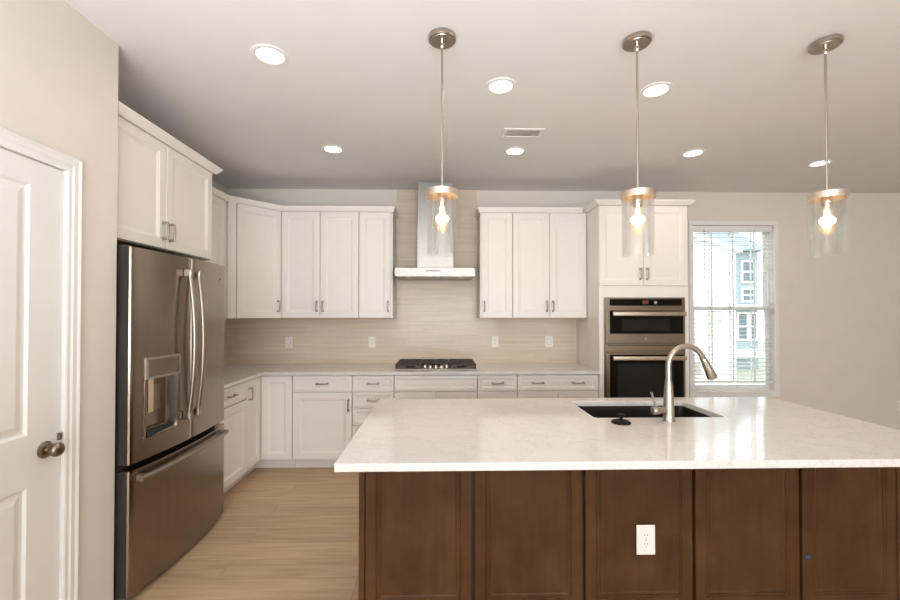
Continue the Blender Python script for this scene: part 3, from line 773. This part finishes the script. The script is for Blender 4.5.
fridge_handle(2.490, dL); fridge_handle(2.578, dR)
mb = MB(); pts = [(fx(2.128+.835*k/16)+.038, 2.128+.835*k/16, .622) for k in range(17)]; mb.tube(pts, .0145, 12); hF = mb.build('handle', M_fhandle, dF, smooth=50)
for yy in (2.155, 2.945):
    mb = MB(); mb.box((fx(yy)+.0005, yy-.016, .606), (fx(yy)+.046, yy+.016, .638), .005); mb.build('handle_mount', M_fhandle, hF)
eM = Matrix.Translation((fx(2.905)+.0008, 2.905, 1.69)) @ Matrix.Rotation(PI/2, 4, 'Z') @ Matrix.Rotation(PI/2, 4, 'X')
mb = MB(); mb.lathe([(0, 0), (.021, 0), (.021, .003), (0, .003)], 28, eM); mb.build('badge', M_chrome, dR)
mb = MB(); mb.lathe([(0, .0032), (.0185, .0032), (.0185, .0036), (0, .0036)], 28, eM); mb.build('badge_face', M_grey, dR)
lettering('GE', .020, .0005, eM @ Matrix.Translation((0, 0, .0042)), 'badge_lettering', M_dark, dR)

# ------------------------------------------------------------ island
IY = 1.86; IX0, IX1 = -.360, 2.112
r = thing('kitchen_island', (.87, 2.2, 0), 'brown stained wood island base with shaker panels under the white quartz top', 'island')
SKX0, SKX1, SKY0, SKY1 = .800, 1.488, 2.132, 2.525
mb = MB()
mb.box((IX0+.003, IY+.024, .0006), (IX1-.003, 2.085, CU-.001)); mb.box((IX0+.003, 2.085, .0006), (SKX0-.05, 2.585, CU-.001)); mb.box((SKX1+.05, 2.085, .0006), (IX1-.003, 2.585, CU-.001))
mb.box((SKX0-.05, 2.085, .0006), (SKX1+.05, 2.585, .62)); mb.box((SKX0-.05, 2.575, .62), (SKX1+.05, 2.585, CU-.001))
mb.build('body', M_gap, r)
mb = MB(); mb.box((IX0, IY-.001, .0006), (IX0+.026, 2.59, CU-.001), .002); mb.build('end_panel', M_wood, r)
mb = MB(); mb.box((IX1-.02, IY-.001, .0006), (IX1, 2.59, CU-.001), .002); mb.build('end_panel', M_wood, r)
seams = [-.360, .148, .647, 1.149, 1.643, 2.112]
for k in range(5):
    x0 = seams[k]+(.028 if k == 0 else .0068); x1 = seams[k+1]-(.022 if k == 4 else .0068)
    mb = MB(); w = x1-x0; h = CU-.004-.125
    f, t = .048, .022
    mb.loops(w, h, [(0, t-.003), (.003, t), (f, t), (f+.003, t-.004), (f+.006, t-.0015), (f+.010, t-.0015), (f+.013, t-.006), (f+.018, t-.006), (f+.024, t-.010)], T(x0, IY+.0225, .125))
    mb.build('panel', M_wood, r)
mb = MB(); mb.box((IX0+.027, IY+.008, .0006), (IX1-.021, IY+.0235, .118), .002); mb.build('base_board', M_wood, r)
# far side doors
for k in range(4):
    x0 = IX0+.03+k*.6; mb = MB(); panel(mb, .585, .76, Matrix.Translation((x0+.585, 2.5855, .11)) @ Matrix.Rotation(PI, 4, 'Z')); mb.build('door', M_wood, r)

# island quartz top with sink cut-out
mb = MB()
X0, X1, Y0, Y1 = -.381, 2.126, 1.503, 2.632
def rr(x0, x1, y0, y1, rad, n=5):
    pts = []
    for cx_, cy_, a0 in ((x0+rad, y0+rad, PI), (x1-rad, y0+rad, 1.5*PI), (x1-rad, y1-rad, 0), (x0+rad, y1-rad, .5*PI)):
        for k in range(n+1): a = a0+.5*PI*k/n; pts.append((cx_+rad*math.cos(a), cy_+rad*math.sin(a)))
    return pts
out_ = rr(X0, X1, Y0, Y1, .006); inn = rr(SKX0, SKX1, SKY0, SKY1, .022)
def slab_with_hole(mb, out_, inn, z0, z1, bev):
    n = len(out_); c = Vector(((X0+X1)/2, (Y0+Y1)/2))
    def shrink(pts, d, sgn):
        res = []; m = len(pts)
        for i, p in enumerate(pts):
            a = Vector(pts[i-1]); q = Vector(pts[(i+1) % m]); t = (q-a).normalized(); nn = Vector((-t.y, t.x))*sgn
            res.append((p[0]+nn.x*d, p[1]+nn.y*d))
        return res
    o2 = shrink(out_, bev, 1); i2 = shrink(inn, bev, -1)
    rings = [(o2, z0), (out_, z0+bev), (out_, z1-bev), (o2, z1), (i2, z1), (inn, z1-bev), (inn, z0+bev), (i2, z0)]
    vs = []; fs = []
    for R_, z in rings: vs += [(p[0], p[1], z) for p in R_]
    for k in range(8):
        k2 = (k+1) % 8
        for i in range(n): j = (i+1) % n; fs.append((k*n+i, k*n+j, k2*n+j, k2*n+i))
    mb.faces(vs, fs)
slab_with_hole(mb, out_, inn, CU, CT, .0025)
tag(mb.build('island_countertop', M_quartz), 'large white quartz slab topping the island around the sink', 'countertop')

# sink
r = thing('undermount_sink', ((SKX0+SKX1)/2, (SKY0+SKY1)/2, CU-.22), 'black rectangular undermount sink set into the island top', 'sink')
def basin(mb):
    e = .012
    rings = [(rr(SKX0-.03, SKX1+.03, SKY0-.03, SKY1+.015, .03), CU-.0015), (rr(SKX0-.002, SKX1+.002, SKY0-.002, SKY1+.002, .024), CU-.0015), (rr(SKX0+.002, SKX1-.002, SKY0+.002, SKY1-.002, .03), CU-.02),
             (rr(SKX0+.008, SKX1-.008, SKY0+.008, SKY1-.008, .04), CU-.195), (rr(SKX0+.03, SKX1-.03, SKY0+.03, SKY1-.03, .04), CU-.215), (rr(SKX0+.27, SKX1-.27, SKY0+.17, SKY1-.17, .03), CU-.218)]
    low = [(rr(SKX0+.27, SKX1-.27, SKY0+.17, SKY1-.17, .03), CU-.226), (rr(SKX0+.02, SKX1-.02, SKY0+.02, SKY1-.02, .04), CU-.225), (rr(SKX0-.006, SKX1+.006, SKY0-.006, SKY1+.006, .04), CU-.2), (rr(SKX0-.012, SKX1+.012, SKY0-.012, SKY1+.010, .03), CU-.012), (rr(SKX0-.03, SKX1+.03, SKY0-.03, SKY1+.015, .03), CU-.010)]
    allr = rings+low; n = len(allr[0][0]); vs = []; fs = []
    for R_, z in allr: vs += [(p[0], p[1], z) for p in R_]
    m = len(allr)
    for k in range(m):
        k2 = (k+1) % m
        if k == len(rings)-1: continue
        for i in range(n): j = (i+1) % n; fs.append((k*n+i, k*n+j, k2*n+j, k2*n+i))
    a = (len(rings)-1)*n; fs.append(tuple(range(a, a+n))); a = len(rings)*n; fs.append(tuple(range(a, a+n))[::-1])
    mb.faces(vs, fs)
mb = MB(); basin(mb); mb.build('basin', M_sink, r, smooth=40)
mb = MB(); mb.lathe([(.0, .0), (.045, 0), (.045, .004), (.036, .005), (.030, .001), (0, .001)], 28, Matrix.Translation(((SKX0+SKX1)/2, (SKY0+SKY1)/2, CU-.2178))); mb.build('drain', M_nickel, r, smooth=40)

# faucet
FXX, FYY = 1.148, 2.062
r = thing('kitchen_faucet', (FXX, FYY, CT), 'tall brushed nickel gooseneck pull-down faucet beside the island sink', 'faucet')
P0 = Matrix.Translation((FXX, FYY, CT+.0006)) @ Matrix.Rotation(math.radians(4), 4, 'Z')
mb = MB(); mb.lathe([(0, 0), (.030, 0), (.030, .006), (.027, .010), (.0255, .03), (.0245, .10), (.019, .17), (.0155, .20), (.0155, .204), (0, .204)], 32, P0); mb.build('faucet_body', M_nickel, r, smooth=40)
pts = [Vector((0, 0, .2045)), Vector((0, 0, .25)), Vector((0, 0, .274))]
R_ = .096
for k in range(1, 17):
    a = PI-k*math.radians(157)/16
    pts.append(Vector((R_+R_*math.cos(a), 0, .274+R_*math.sin(a)*1.03)))
mb = MB(); mb.tube([P0 @ p for p in pts], .0135, 16); mb.build('gooseneck', M_nickel, r, smooth=50)
e = pts[-1]; d = (pts[-1]-pts[-2]).normalized()
mb = MB(); mb.tube([P0 @ (e+d*s) for s in (.001, .004, .02, .065, .110, .114)], [.0135, .0155, .0165, .0195, .0245, .0225], 20); mb.build('spray_head', M_nickel, r, smooth=50)
mb = MB(); mb.tube([Vector((FXX-.022, FYY-.004, CT+.056)), Vector((FXX-.055, FYY-.010, CT+.056)), Vector((FXX-.060, FYY-.011, CT+.056)), Vector((FXX-.088, FYY-.016, CT+.056)), Vector((FXX-.091, FYY-.0165, CT+.056))], [.0155, .0165, .0195, .0195, .017], 24); mb.build('valve_hub', M_nickel, r, smooth=40)
mb = MB(); mb.tube([Vector((FXX-.074, FYY-.014, CT+.0735)), Vector((FXX-.082, FYY-.016, CT+.10)), Vector((FXX-.098, FYY-.02, CT+.146))], [.006, .005, .0055], 12); mb.build('lever', M_nickel, r, smooth=40)
# drain stopper
r = tag(MB().lathe([(0, 0), (.044, 0), (.046, .003), (.044, .008), (.034, .014), (.012, .017), (.008, .022), (.008, .033), (.019, .036), (.0215, .040), (.019, .044), (0, .046)], 32).build('sink_stopper', M_rubber, smooth=40), 'small black rubber sink stopper resting on the island top beside the faucet', 'sink stopper')
r.location = (.890, 2.025, CT+.0005)

# ------------------------------------------------------------ outlets and tape
def outlet(x, y, z, label, kind='duplex', w=.072, h=.117):
    o = thing('wall_outlet' if kind != 'switch' else 'wall_switch', (x, y, z), label, 'outlet' if kind != 'switch' else 'light switch', 'outlet plates')
    mb = MB(); mb.box((x-w/2, y-.006, z-h/2), (x+w/2, y, z+h/2), .002); mb.build('cover_plate', M_plate, o)
    if kind == 'switch':
        mb = MB(); mb.box((x-.017, y-.0095, z-.034), (x+.017, y-.0062, z+.034), .001); mb.build('rocker', M_plate, o)
        mb = MB(); mb.box((x-.0185, y-.0066, z-.0355), (x+.0185, y-.0061, z+.0355)); mb.build('rocker_frame', M_slot, o)
    else:
        for s in (-1, 1):
            mb = MB(); mb.prism(rr(x-.017, x+.017, z+s*.0195-.0145, z+s*.0195+.0145, .008, 3), y-.0085, y-.0061, axis='y'); q = mb.build('socket', M_plate, o)
            mb = MB()
            for dx in (-.0065, .0065): mb.box((x+dx-.0011, y-.0089, z+s*.0195-.001), (x+dx+.0011, y-.0086, z+s*.0195+.0075))
            mb.box((x-.002, y-.0089, z+s*.0195-.0095), (x+.002, y-.0086, z+s*.0195-.0055)); mb.build('slots', M_slot, q)
    mb = MB()
    for dz in ((0,) if kind != 'switch' else (-.048, .048)): mb.tube([(x, y-.0060, z+dz), (x, y-.0072, z+dz)], .003, 10)
    mb.build('screw', M_grey, o)
oy = ty-.0006
outlet(-1.613, oy, 1.143, 'white switch plate on the tile, leftmost plate of the backsplash', 'switch')
outlet(-.730, oy, 1.143, 'white outlet plate on the tile just left of the cooktop')
outlet(.595, oy, 1.143, 'white outlet plate on the tile just right of the cooktop')
outlet(1.182, oy, 1.143, 'white switch plate on the tile nearest the oven tower', 'switch', .082)
outlet(.925, IY-.0002, .436, 'white electrical outlet on the brown island panel below the sink', w=.084, h=.132)
outlet(5.09, YB-.0006, .43, 'white outlet low on the beige wall at the right edge of view')
tp = MB(); tp.box((1.661, IY-.0012, .337), (1.685, IY-.0003, .356)); tag(tp.build('tape_dot', M_blue), 'tiny blue tape marker stuck on the rightmost island panel', 'tape')

# ------------------------------------------------------------ pendants
def pendant(x, y, label):
    r = thing('pendant_light', (x, y, CE), label, 'pendant light', 'pendants above the island')
    Mx = Matrix.Translation((x, y, 0))
    mb = MB(); mb.lathe([(0, CE-.0006), (.066, CE-.0006), (.066, CE-.018), (.062, CE-.022), (.054, CE-.022), (.052, CE-.025), (0, CE-.025)], 40, Mx); mb.build('canopy', M_nickel, r, smooth=35)
    mb = MB(); mb.lathe([(0, CE-.0254), (.011, CE-.0254), (.011, CE-.036), (.007, CE-.040), (.0105, CE-.049), (.007, CE-.058), (0, CE-.058)], 20, Mx); mb.build('swivel', M_chrome, r, smooth=40)
    mb = MB(); mb.tube([(x, y, CE-.0575), (x, y, 2.40)], .0055, 12); mb.tube([(x, y, 2.40), (x, y, 2.391)], .0065, 12); mb.tube([(x, y, 2.391), (x, y, 2.044)], .0055, 12); mb.build('rod', M_nickel, r, smooth=50)
    mb = MB(); mb.lathe([(0, 2.044), (.062, 2.044), (.0785, 2.042), (.0785, 2.012), (.0755, 2.012), (.0755, 2.038), (.060, 2.040), (0, 2.040)], 48, Mx); mb.build('band', M_band, r, smooth=35)
    mb = MB(); mb.lathe([(0, 2.0395), (.024, 2.0395), (.024, 1.990), (.021, 1.986), (.021, 1.972), (0, 1.972)], 28, Mx); mb.build('socket', M_chrome, r, smooth=35)
    mb = MB(); mb.lathe([(.0735, 2.036), (.0735, 1.7365), (.0728, 1.735), (.0705, 1.735), (.0698, 1.7365), (.0698, 2.036)], 56, Mx, close=True); mb.build('glass_shade', M_shade, r, smooth=50)
    mb = MB(); mb.lathe([(.012, 1.9715), (.013, 1.957), (.020, 1.935), (.0295, 1.905), (.031, 1.885), (.027, 1.862), (.016, 1.846), (0, 1.841)], 28, Mx); bu = mb.build('bulb', M_bulb, r, smooth=60)
    mb = MB()
    for k in range(4):
        a = k*PI/2+.4; p0 = Vector((x+.006*math.cos(a), y+.006*math.sin(a), 1.955)); p1 = Vector((x+.011*math.cos(a), y+.011*math.sin(a), 1.875)); mb.tube([p0, p1], .0022, 8)
    mb.tube([(x, y, 1.97), (x, y, 1.955)], .005, 8); mb.build('filament', M_fil, bu)
    l = bpy.data.lights.new('bulb_light', 'POINT'); l.energy = PENDANT_W; l.color = (1, .74, .46); l.shadow_soft_size = .022
    o = bpy.data.objects.new('bulb_light', l); COL.objects.link(o); o.parent = r; o.location = (0, 0, 1.905-CE)
pendant(.010, 1.985, 'clear glass cylinder pendant hanging in front of the range hood, leftmost of three')
pendant(.959, 1.985, 'clear glass cylinder pendant above the faucet, middle of the three')
pendant(1.896, 1.983, 'clear glass cylinder pendant over the island end, right of the window')

# recessed lights
REC = [(-.878, 2.149, 'large lit recessed ceiling light nearest the pantry wall, over the refrigerator aisle'),
       (.357, 2.412, 'lit recessed ceiling light between the left and middle pendants'),
       (1.289, 2.433, 'lit recessed ceiling light just right of the middle pendant rod'),
       (-.869, 3.378, 'lit recessed ceiling light in front of the wall cabinets left of the hood'),
       (.616, 3.384, 'lit recessed ceiling light directly behind the ceiling vent'),
       (2.106, 3.391, 'lit recessed ceiling light in front of the oven tower'),
       (3.374, 3.591, 'lit recessed ceiling light beside the right pendant rod, near the window wall')]
def recessed(x, y, label=None):
    r = thing('recessed_light', (x, y, CE), label or 'lit recessed ceiling light behind the viewpoint', 'ceiling light', 'recessed ceiling lights')
    Mx = Matrix.Translation((x, y, 0))
    mb = MB(); mb.lathe([(.092, CE-.0005), (.091, CE-.005), (.080, CE-.009), (.068, CE-.006), (.066, CE-.0005)], 40, Mx, close=True); mb.build('trim_ring', M_trim, r, smooth=40)
    mb = MB(); mb.lathe([(0, CE-.0008), (.0655, CE-.0008), (.0655, CE-.004), (0, CE-.004)], 36, Mx); mb.build('lens', M_lens, r)
    l = bpy.data.lights.new('downlight', 'AREA'); l.shape = 'DISK'; l.size = .12; l.energy = RECESSED_W; l.color = WARM; l.spread = math.radians(160)
    o = bpy.data.objects.new('downlight', l); COL.objects.link(o); o.parent = r; o.location = (0, 0, -.011)
for q in REC: recessed(*q)
# ceiling vent
r = thing('ceiling_vent', (.61, 3.035, CE), 'white rectangular ceiling air vent with fine slats', 'vent')
vx0, vx1, vy0, vy1 = .462, .758, 2.96, 3.112
mb = MB()
for a in ((vx0, vx1, vy0, vy0+.024), (vx0, vx1, vy1-.024, vy1), (vx0, vx0+.024, vy0+.024, vy1-.024), (vx1-.024, vx1, vy0+.024, vy1-.024)): mb.box((a[0], a[2], CE-.008), (a[1], a[3], CE-.0006), .002)
mb.build('vent_frame', M_vent, r)
mb = MB(); mb.box((vx0+.024, vy0+.024, CE-.0016), (vx1-.024, vy1-.024, CE-.0008)); mb.build('backing', M_grey, r)
mb = MB(); n = 16
for k in range(n):
    xx = vx0+.03+(vx1-vx0-.06)*k/(n-1); mb.box((-.0008, vy0+.024, -.0052), (.0008, vy1-.024, .0052), M=Matrix.Translation((xx, 0, CE-.0055)) @ Matrix.Rotation(math.radians(62), 4, 'Y'))
mb.build('slats', M_vent, r)

# ------------------------------------------------------------ outside the window
GZ = -.6
b = MB(); b.box((-4, YB+.13, GZ-.1), (40, 45, GZ)); g = struct(b.build('ground_outside', M_lawn))
def house_window(par, x0, x1, y, z0, z1, pm=None):
    mb = MB(); t = .07
    for a in ((x0-t, x1+t, z0-t, z0), (x0-t, x1+t, z1, z1+t), (x0-t, x0, z0, z1), (x1, x1+t, z0, z1), (x0, x1, (z0+z1)/2-.025, (z0+z1)/2+.025)): mb.box((a[0], y-.05, a[2]), (a[1], y-.001, a[3]))
    w = mb.build('window', M_trim, par)
    mb = MB(); mb.box((x0, y-.02, z0), (x1, y-.0005, z1)); mb.build('pane', pm or M_darkpane, w)
# white gabled house, nearer
r = thing('neighbor_house', (4, 10, GZ), 'white sided house seen through the left half of the window', 'house')
mb = MB(); hy = 9.0
mb.prism([(.5, GZ), (6.50, GZ), (6.50, 2.80), (2.6, 4.05), (.5, 3.3)], hy, hy+7, axis='y'); mb.build('walls', M_sidw, r)
mb = MB(); mb.prism([(6.58, 2.775), (2.6, 4.06), (2.6, 4.14), (6.58, 2.86)], hy-.15, hy+7.1, axis='y'); mb.prism([(2.6, 4.06), (.3, 3.24), (.3, 3.32), (2.6, 4.14)], hy-.15, hy+7.1, axis='y'); mb.build('roof', M_trim, r)
mb = MB(); mb.box((6.40, hy-.02, GZ), (6.51, hy-.0005, 2.79)); mb.build('corner_board', M_trim, r)
house_window(r, 5.93, 6.16, hy, 1.15, 1.50, M_palepane)
mb = MB(); mb.box((5.50, hy-.12, .10), (5.66, hy-.001, .36)); mb.build('utility_box', M_grey, r)
# blue grey house, farther
r = thing('neighbor_house', (10, 17, GZ), 'blue-grey house with several windows seen behind the white house outside', 'house')
fy = 15.0
mb = MB(); mb.prism([(7.6, GZ), (11.70, GZ), (11.70, 3.75), (7.6, 3.75)], fy, fy+7, axis='y'); mb.build('walls', M_sidb, r)
mb = MB(); mb.prism([(fy-.4, 3.70), (fy+3.5, 6.2), (fy+7.4, 3.70)], 7.3, 11.78, axis='x'); mb.build('roof', M_roof, r)
house_window(r, 11.12, 11.5, fy, 2.62, 3.32); house_window(r, 11.12, 11.5, fy, 1.92, 2.30)
house_window(r, 10.95, 11.25, fy, .5, 1.42); house_window(r, 11.40, 11.6, fy, .5, 1.42)
mb = MB(); mb.box((9.8, fy-.25, 1.55), (11.69, fy-.001, 1.75)); mb.box((9.8, fy-.25, -.15), (11.69, fy-.001, .12)); mb.build('band_board', M_trim, r)
